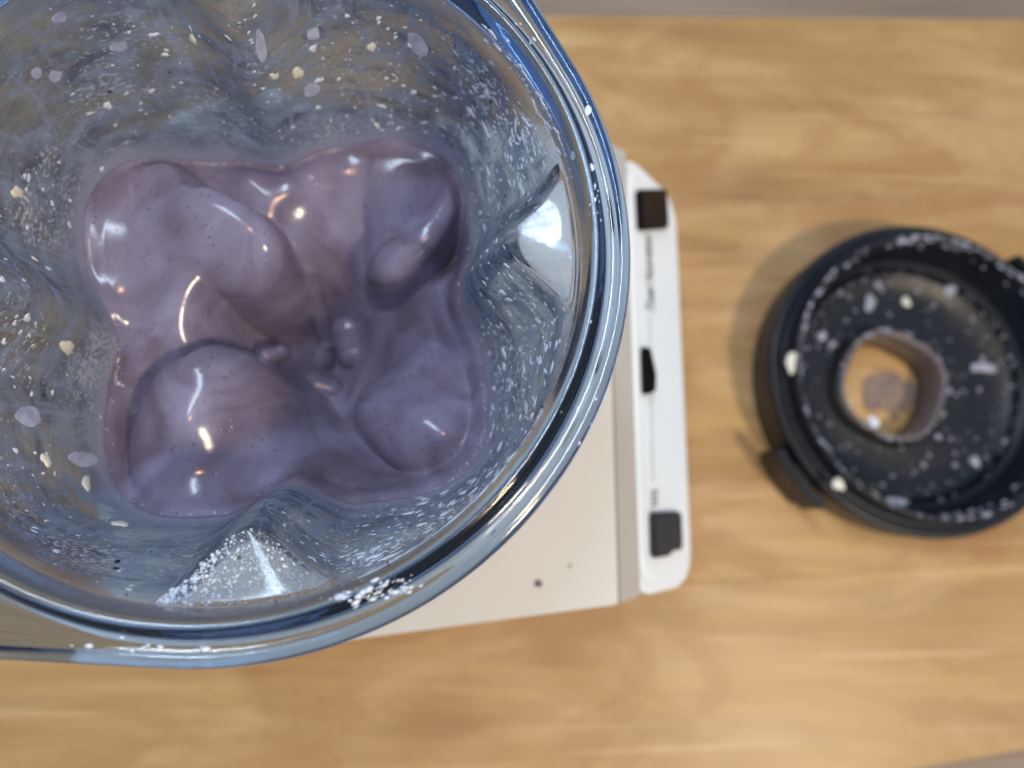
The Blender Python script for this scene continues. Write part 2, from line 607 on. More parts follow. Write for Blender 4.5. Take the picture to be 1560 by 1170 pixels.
def jar_mesh():
    rings = []
    ring = lambda r, z: np.c_[AX + r * np.cos(TH), AY + r * np.sin(TH), np.full(NT, z) if np.isscalar(z) else z]
    floor_d = 0.139
    # inner floor
    r_f = rw(TH, np.full(NT, floor_d))
    for k in (0.03, 0.35, 0.7, 0.93):
        rings.append(ring(r_f * k, RIM_Z - floor_d - 0.0008))
    ds = np.concatenate([np.linspace(floor_d, 0.0152, 84), np.linspace(0.0147, 0.0100, 16), np.linspace(0.0095, 0.0045, 14)])
    for d in ds:
        rings.append(ring(rw(TH, np.full(NT, d)), RIM_Z - d))
    # rim: inner roll, gutter, outer lip
    prof = [(0.0796, 0.0030), (0.0800, 0.0016), (0.0806, 0.0007), (0.0815, 0.0002), (0.0824, 0.0004), (0.0831, 0.0012), (0.0835, 0.0022), (0.0841, 0.0028), (0.0850, 0.0030)]
    for r, d in prof:
        rings.append(ring(np.full(NT, r), RIM_Z - d))
    for back, d in ((0.0038, 0.0029), (0.0030, 0.0022), (0.0022, 0.0018), (0.0012, 0.0020), (0.0005, 0.0026), (0.0001, 0.0036), (0.0, 0.0060), (0.0001, 0.0082), (0.0006, 0.0094), (0.0016, 0.0100), (0.0030, 0.0098)):
        rings.append(ring(FL - back, RIM_Z - d))
    rings.append(ring(np.full(NT, 0.0852), RIM_Z - 0.0100))
    t = 0.0032
    od = np.concatenate([[0.0108, 0.0118, 0.0128], np.linspace(0.0131, 0.0180, 16), np.linspace(0.0186, 0.1435, 80)])
    for d in od:
        rings.append(ring(rw(TH, np.full(NT, d - 0.0030)) + t, RIM_Z - d))
    r_b = rw(TH, np.full(NT, 0.1405)) + t
    for k in (0.985, 0.93, 0.7, 0.35, 0.03):
        rings.append(ring(r_b * k, RIM_Z - 0.1445))
    V = np.concatenate(rings)
    F = []
    j = np.arange(NT); k = (j + 1) % NT
    for i in range(len(rings) - 1):
        F.append(np.c_[i * NT + j, (i + 1) * NT + j, (i + 1) * NT + k, i * NT + k])
    F = np.concatenate(F)
    F = [tuple(f) for f in F]
    F.append(tuple(range(NT)))
    F.append(tuple((len(rings) - 1) * NT + i for i in range(NT))[::-1])
    return V, F


def set_normals_out(o):
    bm = bmesh.new()
    bm.from_mesh(o.data)
    bmesh.ops.recalc_face_normals(bm, faces=bm.faces)
    bm.to_mesh(o.data)
    bm.free()
    o.data.shade_smooth()


V, F = jar_mesh()
jb = mesh_obj('jar_body', V, F, M_JAR)
set_normals_out(jb)
child(jb, jar)

# ------------------------------------------------------------------ smoothie
PXM = 0.224 / FPX
Z0 = H - 0.224


def P2(px, py, z):
    x, y = unproj(px, py, z)
    return np.array([x, y])


def seg_dist(X, Y, a, b):
    ab = b - a
    L = ab @ ab
    t = np.clip(((X - a[0]) * ab[0] + (Y - a[1]) * ab[1]) / max(L, 1e-12), 0, 1)
    return np.hypot(X - a[0] - t * ab[0], Y - a[1] - t * ab[1]), t


# where the smoothie meets the wall in the photograph -> height of the edge all round
def zp(X, Y):
    return 91 + X / 1.829, 183 + Y / 1.829


EDGE = [(65, 240), (100, 190), (150, 140), (220, 105), (300, 108), (380, 125), (450, 118), (540, 128), (620, 128), (680, 95), (780, 78), (880, 55), (950, 45), (1020, 80), (1090, 130), (1130, 190), (1142, 260), (1145, 350),
        (1145, 450), (1135, 520), (1145, 590), (1180, 660), (1190, 750), (1205, 850), (1180, 930), (1130, 1000), (1070, 1045), (950, 1055), (800, 1070), (700, 1075), (560, 1110), (460, 1130), (340, 1145), (270, 1110),
        (190, 1050), (135, 990), (122, 900), (130, 780), (160, 690), (170, 610), (120, 530), (85, 400), (62, 300)]
_ep = [zp(*e) for e in EDGE]
_t, _dd = hit_wall([e[0] for e in _ep], [e[1] for e in _ep])
_ok = ~np.isnan(_t)
_t, _dd = _t[_ok], _dd[_ok]
None and print('EDGE', _ok.sum(), np.round((RIM_Z - _dd - Z0) * 1000, 1), np.round(np.degrees(_t)))
_z = np.clip(RIM_Z - _dd, Z0 - 0.007, Z0 + 0.009)
_o = np.argsort(_t % (2 * math.pi))
ZEDGE = np.interp(TH, (_t % (2 * math.pi))[_o], _z[_o], period=2 * math.pi)
_k = np.exp(-np.linspace(-2, 2, 61) ** 2); _k /= _k.sum()
ZEDGE = np.convolve(np.r_[ZEDGE[-30:], ZEDGE, ZEDGE[:30]], _k, 'valid')
ZC = ZEDGE
RC = rw(TH, RIM_Z - ZC) - 0.00025

# ---- sculpted surface: (x, y in the close-up of the photograph, mm above the mean level)
FLIP = 1.0


class Sheet:
    """a smooth thin-plate surface through control heights"""

    def __init__(self, pts, ring=False, reg=1e-6):
        P, Zs = [], []
        for X_, Y_, mm in pts:
            z_ = Z0 + (mm if mm > -6 else -6 + (mm + 6) * 1.6) / 1000
            P.append(P2(*zp(X_, Y_), z_)); Zs.append(z_)
        if ring:
            for i in range(0, NT, 18):
                P.append(np.array([AX + RC[i] * math.cos(TH[i]), AY + RC[i] * math.sin(TH[i])])); Zs.append(ZC[i])
        self.P = np.array(P)
        n = self.n = len(P)
        A = np.zeros((n + 3, n + 3))
        A[:n, :n] = self.k(((self.P[:, None] - self.P[None]) ** 2).sum(-1)) + np.eye(n) * reg
        A[:n, n] = 1; A[:n, n + 1:] = self.P
        A[n, :n] = 1; A[n + 1:, :n] = self.P.T
        self.W = np.linalg.solve(A, np.r_[np.array(Zs), 0, 0, 0])

    @staticmethod
    def k(r2):
        return 0.5 * r2 * np.log(r2 + 1e-14)

    def __call__(self, X, Y):
        z = self.W[self.n] + self.W[self.n + 1] * X + self.W[self.n + 2] * Y
        near = np.full(np.shape(X), 1.0)
        for i in range(self.n):
            r2 = (X - self.P[i, 0]) ** 2 + (Y - self.P[i, 1]) ** 2
            z = z + self.W[i] * self.k(r2)
            near = np.minimum(near, r2)
        return z, np.sqrt(near)


HOLLOW = [(520, 160, -1), (700, 160, -1), (740, 280, -8), (740, 390, -13), (650, 300, -6), (680, 380, -9), (655, 440, -13), (700, 650, -35), (610, 620, -29), (800, 600, -31), (720, 730, -35), (860, 250, -7), (1125, 350, -9), (1000, 480, -8), (1000, 560, -10), (890, 620, -20),
          (1060, 640, -8), (300, 450, 2), (200, 520, 0.5), (400, 430, 1), (450, 480, -6), (530, 560, -20), (250, 590, -1.5), (220, 700, -4), (150, 850, -4), (400, 640, -7), (310, 650, -4), (900, 985, -6), (750, 1000, -1), (600, 1030, 2), (700, 900, -12),
          (785, 830, -26), (650, 820, -20), (560, 400, -7), (480, 240, -5), (300, 800, -10), (1050, 850, -10), (850, 780, -24), (1000, 300, -8), (950, 450, -9), (660, 500, -18), (600, 530, -18), (820, 500, -20), (700, 1050, 3), (420, 545, -7)]
# folds: control heights, the crisp leading edge (the fold lies to the right of the line as it runs), edge radius px
FOLDS = [
    ([(900, 850, -1), (860, 800, -6), (1000, 850, 4), (1080, 880, 5), (1150, 850, 2), (1050, 950, 2), (1100, 980, 1), (950, 760, -4), (900, 720, -10), (1000, 650, -8), (1080, 740, -1), (950, 920, 1), (850, 700, -17), (980, 550, -12), (1060, 590, -10), (1130, 660, -5), (950, 640, -15), (1150, 760, -1)],
     [(850, 690), (815, 720), (797, 765), (802, 815), (830, 865), (870, 915), (930, 975), (1010, 1025)], 80),
    ([(150, 250, 2), (250, 200, 3), (300, 260, 6.5), (400, 270, 8.5), (500, 310, 8), (560, 350, 6.5), (590, 400, 4), (400, 360, 6), (500, 420, 3), (300, 380, 4), (200, 380, 2), (100, 300, 3), (560, 450, 1), (430, 440, 2)],
     [(300, 445), (400, 462), (480, 478), (550, 478), (600, 450), (624, 405), (628, 355), (600, 300), (540, 250), (470, 215), (400, 172), (330, 105)], 75),
    ([(1080, 200, 8), (1060, 270, 9), (1000, 350, 8), (940, 420, 6), (890, 430, 4), (960, 300, 5), (905, 340, 1), (1020, 220, 4), (860, 250, -5), (870, 390, -1), (820, 400, -13), (780, 300, -11), (950, 150, -1), (1050, 130, 1), (700, 200, -7)],
     [(838, 370), (845, 420), (880, 452), (940, 462), (1000, 430), (1070, 350), (1105, 280), (1122, 210), (1120, 150)], 75),
    ([(250, 850, 6), (330, 750, 8), (430, 700, 7), (350, 850, 9), (300, 950, 6), (450, 800, 6), (520, 740, 3), (560, 820, -1), (620, 790, -6), (700, 820, -14), (650, 880, -8), (770, 850, -20), (500, 920, 1), (400, 1000, 5), (300, 1050, 6), (250, 1000, 5), (400, 1080, 8), (520, 1020, 3), (600, 960, -2), (750, 950, -6), (700, 1030, 1), (850, 1000, -4), (200, 950, 3)],
     [(790, 828), (720, 785), (640, 725), (570, 672), (510, 638), (440, 616), (380, 625), (310, 665), (250, 730), (210, 800), (182, 880), (172, 960), (200, 1030)], 80),
]
# small ribs and lumps near the blades: (a, b, radius a, radius b, top mm a, top mm b, thickness mm, blend mm)
LUMPS = [
    ((690, 430), (740, 620), 36, 28, -17.0, -42.0, 6.0, 2.2),
    ((800, 580), (812, 640), 66, 58, -38.0, -42.0, 9.0, 1.4),
    ((690, 640), (715, 650), 64, 56, -41.0, -43.0, 9.0, 1.4),
    ((690, 728), (755, 748), 46, 42, -43.0, -44.0, 6.0, 1.0),
    ((575, 650), (610, 640), 32, 28, -24.0, -28.0, 6.0, 1.0),
]


def smax(a, b, k):
    m = np.maximum(a, b)
    return m + k * np.log(np.exp((a - m) / k) + np.exp((b - m) / k))


def edge_dist(X, Y, line):
    """signed distance to an open line (positive on its right in the photograph); the ends run on straight"""
    L = [np.array(P2(*zp(*p), Z0)) for p in line]
    for _ in range(2):
        L = [L[0]] + [q for a, b in zip(L[:-1], L[1:]) for q in (0.75 * a + 0.25 * b, 0.25 * a + 0.75 * b)] + [L[-1]]
    L = [L[0] + (L[0] - L[1]) / np.linalg.norm(L[0] - L[1]) * 0.08] + L + [L[-1] + (L[-1] - L[-2]) / np.linalg.norm(L[-1] - L[-2]) * 0.08]
    best = np.full(np.shape(X), 1e9); sg = np.zeros(np.shape(X))
    for a, b in zip(L[:-1], L[1:]):
        ab = b - a
        t = np.clip(((X - a[0]) * ab[0] + (Y - a[1]) * ab[1]) / (ab @ ab), 0, 1)
        dx, dy = X - a[0] - t * ab[0], Y - a[1] - t * ab[1]
        d = np.hypot(dx, dy)
        cr = ab[0] * dy - ab[1] * dx
        upd = d < best - 1e-9
        best = np.where(upd, d, best); sg = np.where(upd, np.sign(cr), sg)
    return best * sg


_base = Sheet(HOLLOW, ring=True, reg=3e-6)
_folds = [(Sheet(c, reg=3e-6), ln, R * PXM / 1.829) for c, ln, R in FOLDS]


def liquid_h(X, Y):
    X = np.asarray(X, float); Y = np.asarray(Y, float)
    z, _ = _base(X, Y)
    for sheet, ln, R in _folds:
        h, near = sheet(X, Y)
        h = h - np.clip(near - 0.010, 0, None) * 1.2
        sd = FLIP * edge_dist(X, Y, ln)
        q_ = np.clip(1 - sd / R, 0, 1)
        drop = R * 0.85 * (1 - np.sqrt(np.clip(1 - q_ * q_, 0, 1)))
        drop = np.where(sd < 0, R * 0.85 - sd * 5.0, drop)
        z = smax(z, h - drop, 0.0007)
    for a, b, ra, rb, za, zb, th, k in LUMPS:
        za, zb, th, k = Z0 + za / 1000, Z0 + zb / 1000, th / 1000, k / 1000
        A, B = P2(*zp(*a), za), P2(*zp(*b), zb)
        d, t = seg_dist(X, Y, A, B)
        w = (ra + (rb - ra) * t) / 1.829 * PXM
        zt = za + (zb - za) * t
        u = np.clip(d / w, 0, 1)
        cap = zt - th * (1 - np.sqrt(np.clip(1 - u * u, 0, 1)))
        cap = np.where(u < 1, cap, zt - th - (d - w) * 1.5)
        z = smax(z, cap, k)
    return z


def smoothie_mesh():
    NR = 230
    fr = np.linspace(0, 1, NR + 1)[1:]
    r = RC[None, :] * fr[:, None]
    X, Y = AX + r * np.cos(TH), AY + r * np.sin(TH)
    Z = liquid_h(X, Y)
    w = sstep(fr, 0.91, 1.0)[:, None]
    Z = Z * (1 - w) + ZC * w
    Z = Z + 0.0008 * np.exp(-((1 - fr[:, None]) * RC / 0.0008))         # small meniscus
    rings = [np.c_[X[i], Y[i], Z[i]] for i in range(NR)]
    for k in range(1, 26):
        z = ZC + (RIM_Z - 0.1385 - ZC) * k / 25
        rr = rw(TH, RIM_Z - z) - 0.00025
        rings.append(np.c_[AX + rr * np.cos(TH), AY + rr * np.sin(TH), z])
    V = np.concatenate([np.array([[AX, AY, float(liquid_h(np.array([AX]), np.array([AY]))[0])]])] + rings)
    j = np.arange(NT); k = (j + 1) % NT
    F = [tuple(f) for f in np.c_[np.zeros(NT, int), 1 + j, 1 + k]]
    for i in range(len(rings) - 1):
        F += [tuple(f) for f in np.c_[1 + i * NT + j, 1 + (i + 1) * NT + j, 1 + (i + 1) * NT + k, 1 + i * NT + k]]
    F.append(tuple(1 + (len(rings) - 1) * NT + i for i in range(NT))[::-1])
    return V, F


V, F = smoothie_mesh()
sm = mesh_obj('smoothie', V, F, M_SMOOTHIE)
set_normals_out(sm)
tag(sm, 'purple blueberry smoothie swirling in folds inside the blender jar', 'smoothie')


def film_mesh():
    top = 0.0062
    rows = 110
    bot = RIM_Z - (ZC - 0.002)
    V, UV, RES = [], [], []
    for i in range(rows + 1):
        f = i / rows
        if f < 0.16:
            d = np.full(NT, top + (0.0145 - top) * f / 0.16)
        else:
            d = 0.0145 + (bot - 0.0145) * (f - 0.16) / 0.84
        p = wall_pt(TH, d, 0.00022)
        V.append(p)
        UV.append(np.c_[TH * 0.07, d])
        z = RIM_Z - d
        RES.append(np.clip(1.15 * np.exp(-np.clip(z - ZC - 0.0022, 0, None) / 0.0048), 0, 1))
    V = np.concatenate(V)
    j = np.arange(NT); k = (j + 1) % NT
    F = np.concatenate([np.c_[i * NT + j, i * NT + k, (i + 1) * NT + k, (i + 1) * NT + j] for i in range(rows)])
    o = mesh_obj('smoothie_film', V, [tuple(f) for f in F], M_FILM)
    me = o.data
    uvl = me.uv_layers.new(name='wall')
    UVa = np.concatenate(UV)
    lv = np.zeros(len(me.loops), dtype=np.int32)
    me.loops.foreach_get('vertex_index', lv)
    luv = UVa[lv].copy()
    wrap = (lv % NT == 0)
    # loops on the closing column belong to angle 2 pi
    pl = np.arange(len(lv)) // 4
    closing = (pl % NT) == NT - 1
    luv[closing & wrap, 0] += 2 * math.pi * 0.07
    uvl.data.foreach_set('uv', luv.ravel())
    at = me.attributes.new('residue', 'FLOAT', 'POINT')
    at.data.foreach_set('value', np.concatenate(RES))
    return o


film = film_mesh()
tag(film, 'thin lilac smear of smoothie drying on the inner jar walls', 'smear', kind='stuff')


# ------------------------------------------------------------------ drops and flecks on the jar wall
def ico(sub):
    bm = bmesh.new()
    bmesh.ops.create_icosphere(bm, subdivisions=sub, radius=1.0)
    v = np.array([x.co[:] for x in bm.verts])
    f = np.array([[y.index for y in x.verts] for x in bm.faces])
    bm.free()
    return v, f


ICO1, ICO2, ICO3 = ico(1), ico(2), ico(3)


def wall_frame(th, d):
    e = 1e-4
    p = wall_pt(th, d)
    tu = wall_pt(th + e, d) - wall_pt(th - e, d)
    tv = wall_pt(th, d + e) - wall_pt(th, d - e)
    tu /= np.linalg.norm(tu); tv /= np.linalg.norm(tv)
    n = np.cross(tu, tv); n /= np.linalg.norm(n)
    inward = np.array([AX - p[0], AY - p[1], 0.02])
    if n @ inward < 0:
        n = -n
    tv = np.cross(n, tu); tv /= np.linalg.norm(tv)
    return p + n * 0.00026, tu, tv, n


def blob(p, tu, tv, n, a, b, h, rot=0.0, rough=0.15, base=ICO1, seed=0):
    r_ = np.random.default_rng(seed)
    V0, F0 = base
    ph = r_.uniform(0, 6.28, 3)
    ang = np.arctan2(V0[:, 1], V0[:, 0])
    k = 1 + rough * (np.sin(2 * ang + ph[0]) * 0.6 + np.sin(3 * ang + ph[1]) * 0.5 + np.sin(5 * ang + ph[2]) * 0.3)
    x, y = V0[:, 0] * k * a, V0[:, 1] * k * b
    c, s = math.cos(rot), math.sin(rot)
    x, y = x * c - y * s, x * s + y * c
    z = V0[:, 2] * h
    return p + np.outer(x, tu) + np.outer(y, tv) + np.outer(z, n), F0


def join(list_vf):
    V, F, o = [], [], 0
    for v, f in list_vf:
        V.append(v); F.append(f + o); o += len(v)
    return np.concatenate(V), np.concatenate(F)


SC = 0.19 / FPX       # metres per photograph pixel at the wall, roughly

# clusters of small flecks: (px, py, spread x, spread y, count, mean size px, elongation)
CL = [(800, 215, 45, 70, 190, 2.3, 2.6), (745, 130, 45, 45, 70, 2.4, 2.2), (760, 330, 30, 60, 60, 1.7, 2.2), (600, 190, 50, 45, 40, 2.2, 2.0), (500, 90, 60, 60, 50, 2.6, 1.5),
      (450, 150, 35, 40, 55, 3.2, 1.4), (380, 60, 40, 40, 40, 2.2, 2.0), (160, 60, 70, 50, 60, 2.0, 1.6), (170, 170, 50, 50, 45, 2.6, 1.5), (60, 300, 40, 40, 60, 3.0, 1.4),
      (40, 470, 30, 50, 50, 3.2, 1.3), (60, 560, 40, 40, 45, 2.8, 1.3), (60, 720, 40, 40, 45, 2.6, 1.8), (110, 830, 60, 30, 35, 2.4, 2.4), (160, 890, 60, 25, 30, 1.8, 1.5),
      (770, 560, 30, 45, 70, 2.1, 2.0), (800, 640, 25, 40, 50, 2.2, 2.4), (740, 745, 35, 35, 70, 2.4, 2.6), (660, 800, 45, 35, 110, 2.4, 2.6), (580, 855, 40, 22, 100, 2.4, 2.6), (480, 830, 40, 30, 90, 2.0, 2.2),
      (790, 440, 30, 30, 40, 2.0, 1.6), (830, 510, 20, 30, 40, 2.0, 1.6), (690, 90, 60, 40, 30, 1.8, 2.0), (300, 120, 100, 70, 60, 1.8, 2.2), (620, 60, 70, 40, 30, 1.6, 1.5), (300, 180, 60, 30, 35, 2.4, 1.6)]
flecks = []
px, py, sz, el = [], [], [], []
for cx, cy_, sx, sy, n, s, e in CL:
    n = int(n * (1.5 if cx > 560 and s < 2.5 else 0.38))
    px += list(rng.normal(cx, sx, n)); py += list(rng.normal(cy_, sy, n))
    sz += list(s * rng.lognormal(-0.15, 0.5, n)); el += list(e * rng.uniform(0.6, 1.4, n))
th_, d_ = hit_wall(px, py)
keep = 0
for i in range(len(px)):
    if np.isnan(th_[i]):
        continue
    zc = np.interp(th_[i] % (2 * math.pi), TH, ZC)
    if RIM_Z - d_[i] < zc + 0.0012 or (0.0098 < d_[i] < 0.0150):
        continue
    fr_ = wall_frame(th_[i], d_[i])
    s = sz[i] * SC * (1.25 if px[i] > 560 else 0.85)
    flecks.append(blob(*fr_, s * math.sqrt(el[i]), s / math.sqrt(el[i]), s * 0.18, rng.normal(0.35, 0.6), 0.35, ICO2, i))
for cx, cy_, sx, sy, n in ((590, 893, 26, 8, 60), (540, 908, 22, 6, 30), (905, 300, 8, 60, 16), (250, 985, 80, 6, 18), (760, 60, 50, 30, 14), (870, 650, 25, 50, 12)):
    for i in range(n):
        x, y = rng.normal(cx, sx), rng.normal(cy_, sy)
        qx, qy = unproj(x, y, RIM_Z - 0.0029)
        rr = math.hypot(qx - AX, qy - AY)
        t = math.atan2(qy - AY, qx - AX)
        if not 0.0795 < rr < 0.0895:
            continue
        pr = [(0.0796, 0.0030), (0.0806, 0.0007), (0.0815, 0.0002), (0.0824, 0.0004), (0.0831, 0.0012), (0.0841, 0.0028), (0.0862, 0.0029), (0.0870, 0.0022), (0.0878, 0.0018), (0.0888, 0.0020), (0.0895, 0.0026)]
        dz = float(np.interp(rr, [p_[0] for p_ in pr], [p_[1] for p_ in pr]))
        s = 0.00022 * rng.lognormal(0, 0.6)
        flecks.append(blob(np.array([AX + rr * math.cos(t), AY + rr * math.sin(t), RIM_Z - dz]), np.array([-math.sin(t), math.cos(t), 0]), np.array([math.cos(t), math.sin(t), 0]), np.array([0, 0, 1.]), s * 1.8, s, s * 0.4, 0, 0.3, ICO1, i))
V, F = join(flecks)
fo = mesh_obj('smoothie_flecks', V, F, M_WHITE_FLECK)
tag(fo, 'countless small pale flecks spattered over the inner jar walls', 'flecks', kind='stuff')

# drops large enough to point at: (px, py, half length px, half width px, rot, material, label)
BIG = [
    (638, 67, 21, 11, 0.75, M_DROP, 'smoothie_drop', 'large smooth oval lilac drop high on the jar wall, biggest near the rim'),
    (397, 70, 8, 20, 0.35, M_DROP, 'smoothie_drop', 'slender lilac drop running down the jar wall left of the upper fin edge'),
    (88, 25, 9, 6, 0, M_DROP, 'smoothie_drop', 'small lilac drop at the very top of the jar wall, far from other drops'),
    (180, 71, 11, 6, 0.2, M_DROP, 'smoothie_drop', 'lilac drop with pale crumbs above it on the upper jar wall'),
    (54, 110, 7, 6, 0.3, M_DROP, 'smoothie_drop', 'left one of two neighbouring lilac drops high on the jar wall'),
    (83, 115, 9, 6, 0.3, M_DROP, 'smoothie_drop', 'right one of two neighbouring lilac drops high on the jar wall'),
    (480, 50, 18, 7, 0, M_DROP, 'smoothie_drop', 'flat wide lilac drop beside the vertical edge of the upper fin'),
    (475, 135, 14, 8, 0.1, M_DROP, 'smoothie_drop', 'lilac drop under the flat wide drop above the smoothie'),
    (42, 635, 14, 15, 0, M_DROP, 'smoothie_drop', 'round lilac drop alone on the wall beside the big smoothie dome'),
    (127, 700, 12, 16, 0, M_DROP, 'smoothie_drop', 'soft lilac drop just above a yellowish nut crumb on the left wall'),
    (896, 168, 5, 7, 0, M_WHITE_FLECK, 'smoothie_drop', 'white drop on the outer lip of the jar rim'),
    (875, 237, 5, 7, 0, M_WHITE_FLECK, 'smoothie_drop', 'bluish white drop on the rim gutter beneath the rim drop'),
    (130, 738, 13, 8, 0.6, M_CRUMB, 'nut_crumb', 'yellowish nut crumb low on the left jar wall'),
    (68, 702, 9, 9, 0.8, M_CRUMB, 'nut_crumb', 'white jagged nut crumb on the left jar wall'),
    (183, 800, 13, 9, 0.1, M_CRUMB, 'nut_crumb', 'pale yellow nut crumb at the smoothie edge near the lower corner'),
    (100, 528, 10, 12, 0.3, M_CRUMB, 'nut_crumb', 'pale crumb with a tail of smear on the left fin'),
    (25, 293, 9, 8, 0.3, M_CRUMB, 'nut_crumb', 'pale crumb at the left border of the view'),
    (566, 71, 7, 7, 0.3, M_CRUMB, 'nut_crumb', 'round pale crumb on a thin trail high on the jar wall'),
    (453, 110, 9, 9, 0.7, M_CRUMB, 'nut_crumb', 'pair of fused pale crumbs above the smoothie, right of the fin'),
    (294, 58, 5, 7, 0.2, M_CRUMB, 'nut_crumb', 'bright cream crumb on the dark face of the upper fin'),
    (417, 114, 7, 5, 0.9, M_CRUMB, 'nut_crumb', 'narrow pale crumb left of the fin edge above the smoothie'),
    (812, 634, 6, 7, 0, M_CRUMB, 'nut_crumb', 'round cream crumb on the right wall near the rim'),
    (705, 752, 8, 5, 0.8, M_WHITE_FLECK, 'nut_crumb', 'square white crumb on the lower right wall'),
    (258, 842, 6, 5, 0, M_WHITE_FLECK, 'nut_crumb', 'white crumb right of the lone dark seed cluster\'s left side'),
]
BIG[-1] = (86, 842, 6, 5, 0, M_WHITE_FLECK, 'nut_crumb', 'small white crumb on the bare brownish wall at the lower left')
for i, (x, y, a, b, rot, mat, nm, lab) in enumerate(BIG):
    if nm == 'smoothie_drop' and x > 860:
        z = RIM_Z - (0.0016 if x > 890 else 0.0030)
        c = np.array([*unproj(x, y, z), z])
        fr_ = (c, np.array([1.0, 0, 0]), np.array([0, 1.0, 0]), np.array([0, 0, 1.0]))
    else:
        t1, d1 = hit_wall([x], [y])
        if np.isnan(t1[0]):
            continue
        fr_ = wall_frame(t1[0], d1[0])
    # true size on the leaning wall from the size in the view
    dist = np.linalg.norm(fr_[0] - np.array([0, 0, H]))
    s = dist / FPX * 0.95
    view = (fr_[0] - np.array([0, 0, H])) / dist
    lean = 1.0 / max(abs(view @ fr_[3]), 0.45)
    crumb = nm == 'nut_crumb'
    v, f = blob(np.zeros(3), *fr_[1:], a * s, b * s * (lean if not crumb else 1), (0.30 if crumb else 0.05) * min(a, b) * s, -rot, 0.24 if crumb else 0.12, ICO3 if crumb else ICO3, i)
    o = mesh_obj(nm, v, f, mat, loc=tuple(fr_[0]))
    tag(o, lab, 'nut crumb' if crumb else 'smoothie drop', 'nut crumbs stuck to the jar wall' if crumb else 'smoothie drops on the jar')

# seeds and skins
SEEDS = [(704, 174, 3, 4, 0), (727, 193, 4, 5, 1), (767, 192, 3, 4, 2), (731, 229, 2, 3, 0), (771, 298, 3, 5, 0), (770, 330, 2, 3, 0), (755, 229, 3, 3, 1), (640, 204, 2, 3, 0), (749, 154, 3, 4, 0), (694, 68, 4, 3, 0), (803, 312, 5, 3, 0), (802, 297, 2, 5, 0),
         (178, 858, 5, 8, 0), (176, 868, 7, 4, 0), (230, 842, 3, 2, 0), (192, 907, 3, 2, 0), (455, 775, 5, 4, 2), (625, 803, 4, 2, 0), (665, 797, 5, 2, 0), (585, 863, 4, 3, 1), (785, 678, 3, 5, 2), (766, 558, 3, 5, 0), (827, 620, 3, 3, 0),
         (735, 440, 2, 7, 0), (166, 137, 5, 4, 0), (258, 107, 3, 3, 0), (186, 180, 2, 2, 0), (502, 84, 4, 2, 0), (605, 887, 5, 7, 0), (365, 853, 3, 4, 2), (420, 918, 3, 2, 0), (65, 602, 4, 3, 0)]
sx_, sy_ = [s[0] for s in SEEDS], [s[1] for s in SEEDS]
t1, d1 = hit_wall(sx_, sy_)
groups = {0: [], 1: [], 2: []}
for i, (x, y, a, b, k) in enumerate(SEEDS):
    if np.isnan(t1[i]):
        continue
    fr_ = wall_frame(t1[i], d1[i])
    groups[k].append(blob(*fr_, a * SC * 0.75, b * SC * 0.75, 0.5 * min(a, b) * SC, 0.0, 0.2, ICO1, i))
for k, nm, mat, lab in ((0, 'dark_seed_specks', M_SEED, 'scattered dark berry seeds stuck to the inner jar walls'), (1, 'brown_seed_specks', M_BROWN, 'few reddish brown seed skins on the right inner jar wall'), (2, 'green_leaf_specks', M_GREEN, 'few olive green plant bits stuck on the inner jar walls')):
    V, F = join(groups[k])
    tag(mesh_obj(nm, V, F, mat), lab, 'seeds', kind='stuff')

# foam bubbles along the smoothie's edge
foam = []
for i in range(300):
    t = rng.choice([2.1, 2.25, 0.35, 5.9, 5.6, 3.6, 1.6, 4.4]) + rng.normal(0, 0.16)
    r = np.interp(t, TH, RC, period=2 * math.pi) - abs(rng.normal(0.0002, 0.0011))
    z = float(liquid_h(np.array([AX + r * math.cos(t)]), np.array([AY + r * math.sin(t)]))[0])
    z = max(z, np.interp(t, TH, ZC, period=2 * math.pi)) + 0.0002
    s = 0.00019 * rng.lognormal(0, 0.5)
    foam.append(blob(np.array([AX + r * math.cos(t), AY + r * math.sin(t), z]), np.array([1., 0, 0]), np.array([0, 1., 0]), np.array([0, 0, 1.]), s, s, s * 0.8, 0, 0.05, ICO1, i))
V, F = join(foam)
tag(mesh_obj('foam_bubbles', V, F, M_DROP), 'fine lilac foam bubbles along the edge of the smoothie', 'foam', kind='stuff')

froth = []
for i in range(3200):
    k = rng.random()
    a = math.radians(-99 + 27 * k ** 1.8)
    ph_ = a - PHI0
    lo_ = (ph_ + math.pi / 4) % (math.pi / 2) - math.pi / 4
    full = float(rw(a, 0.0145)); open_ = float(rw(a, 0.0098))
    if open_ - full < 0.0012:
        continue
    r = full + (open_ - full) * rng.uniform(0.05, 1.0)
    # depth of the ledge at this radius
    dd = np.linspace(0.0099, 0.0143, 40)
    d0 = float(dd[np.argmin(np.abs(rw(np.full(40, a), dd) - r))])
    s = 0.00010 * rng.lognormal(0, 0.6) * (1.6 - k)
    froth.append(blob(np.array([AX + r * math.cos(a), AY + r * math.sin(a), RIM_Z - d0]), np.array([1., 0, 0]), np.array([0, 1., 0]), np.array([0, 0, 1.]), s, s * 1.2, s * 0.7, rng.uniform(0, 3), 0.2, ICO1, i))
V, F = join(froth)
tag(mesh_obj('ledge_froth', V, F, M_WHITE_FLECK), 'white froth clinging to the lower fin ledge inside the jar', 'froth', kind='stuff')

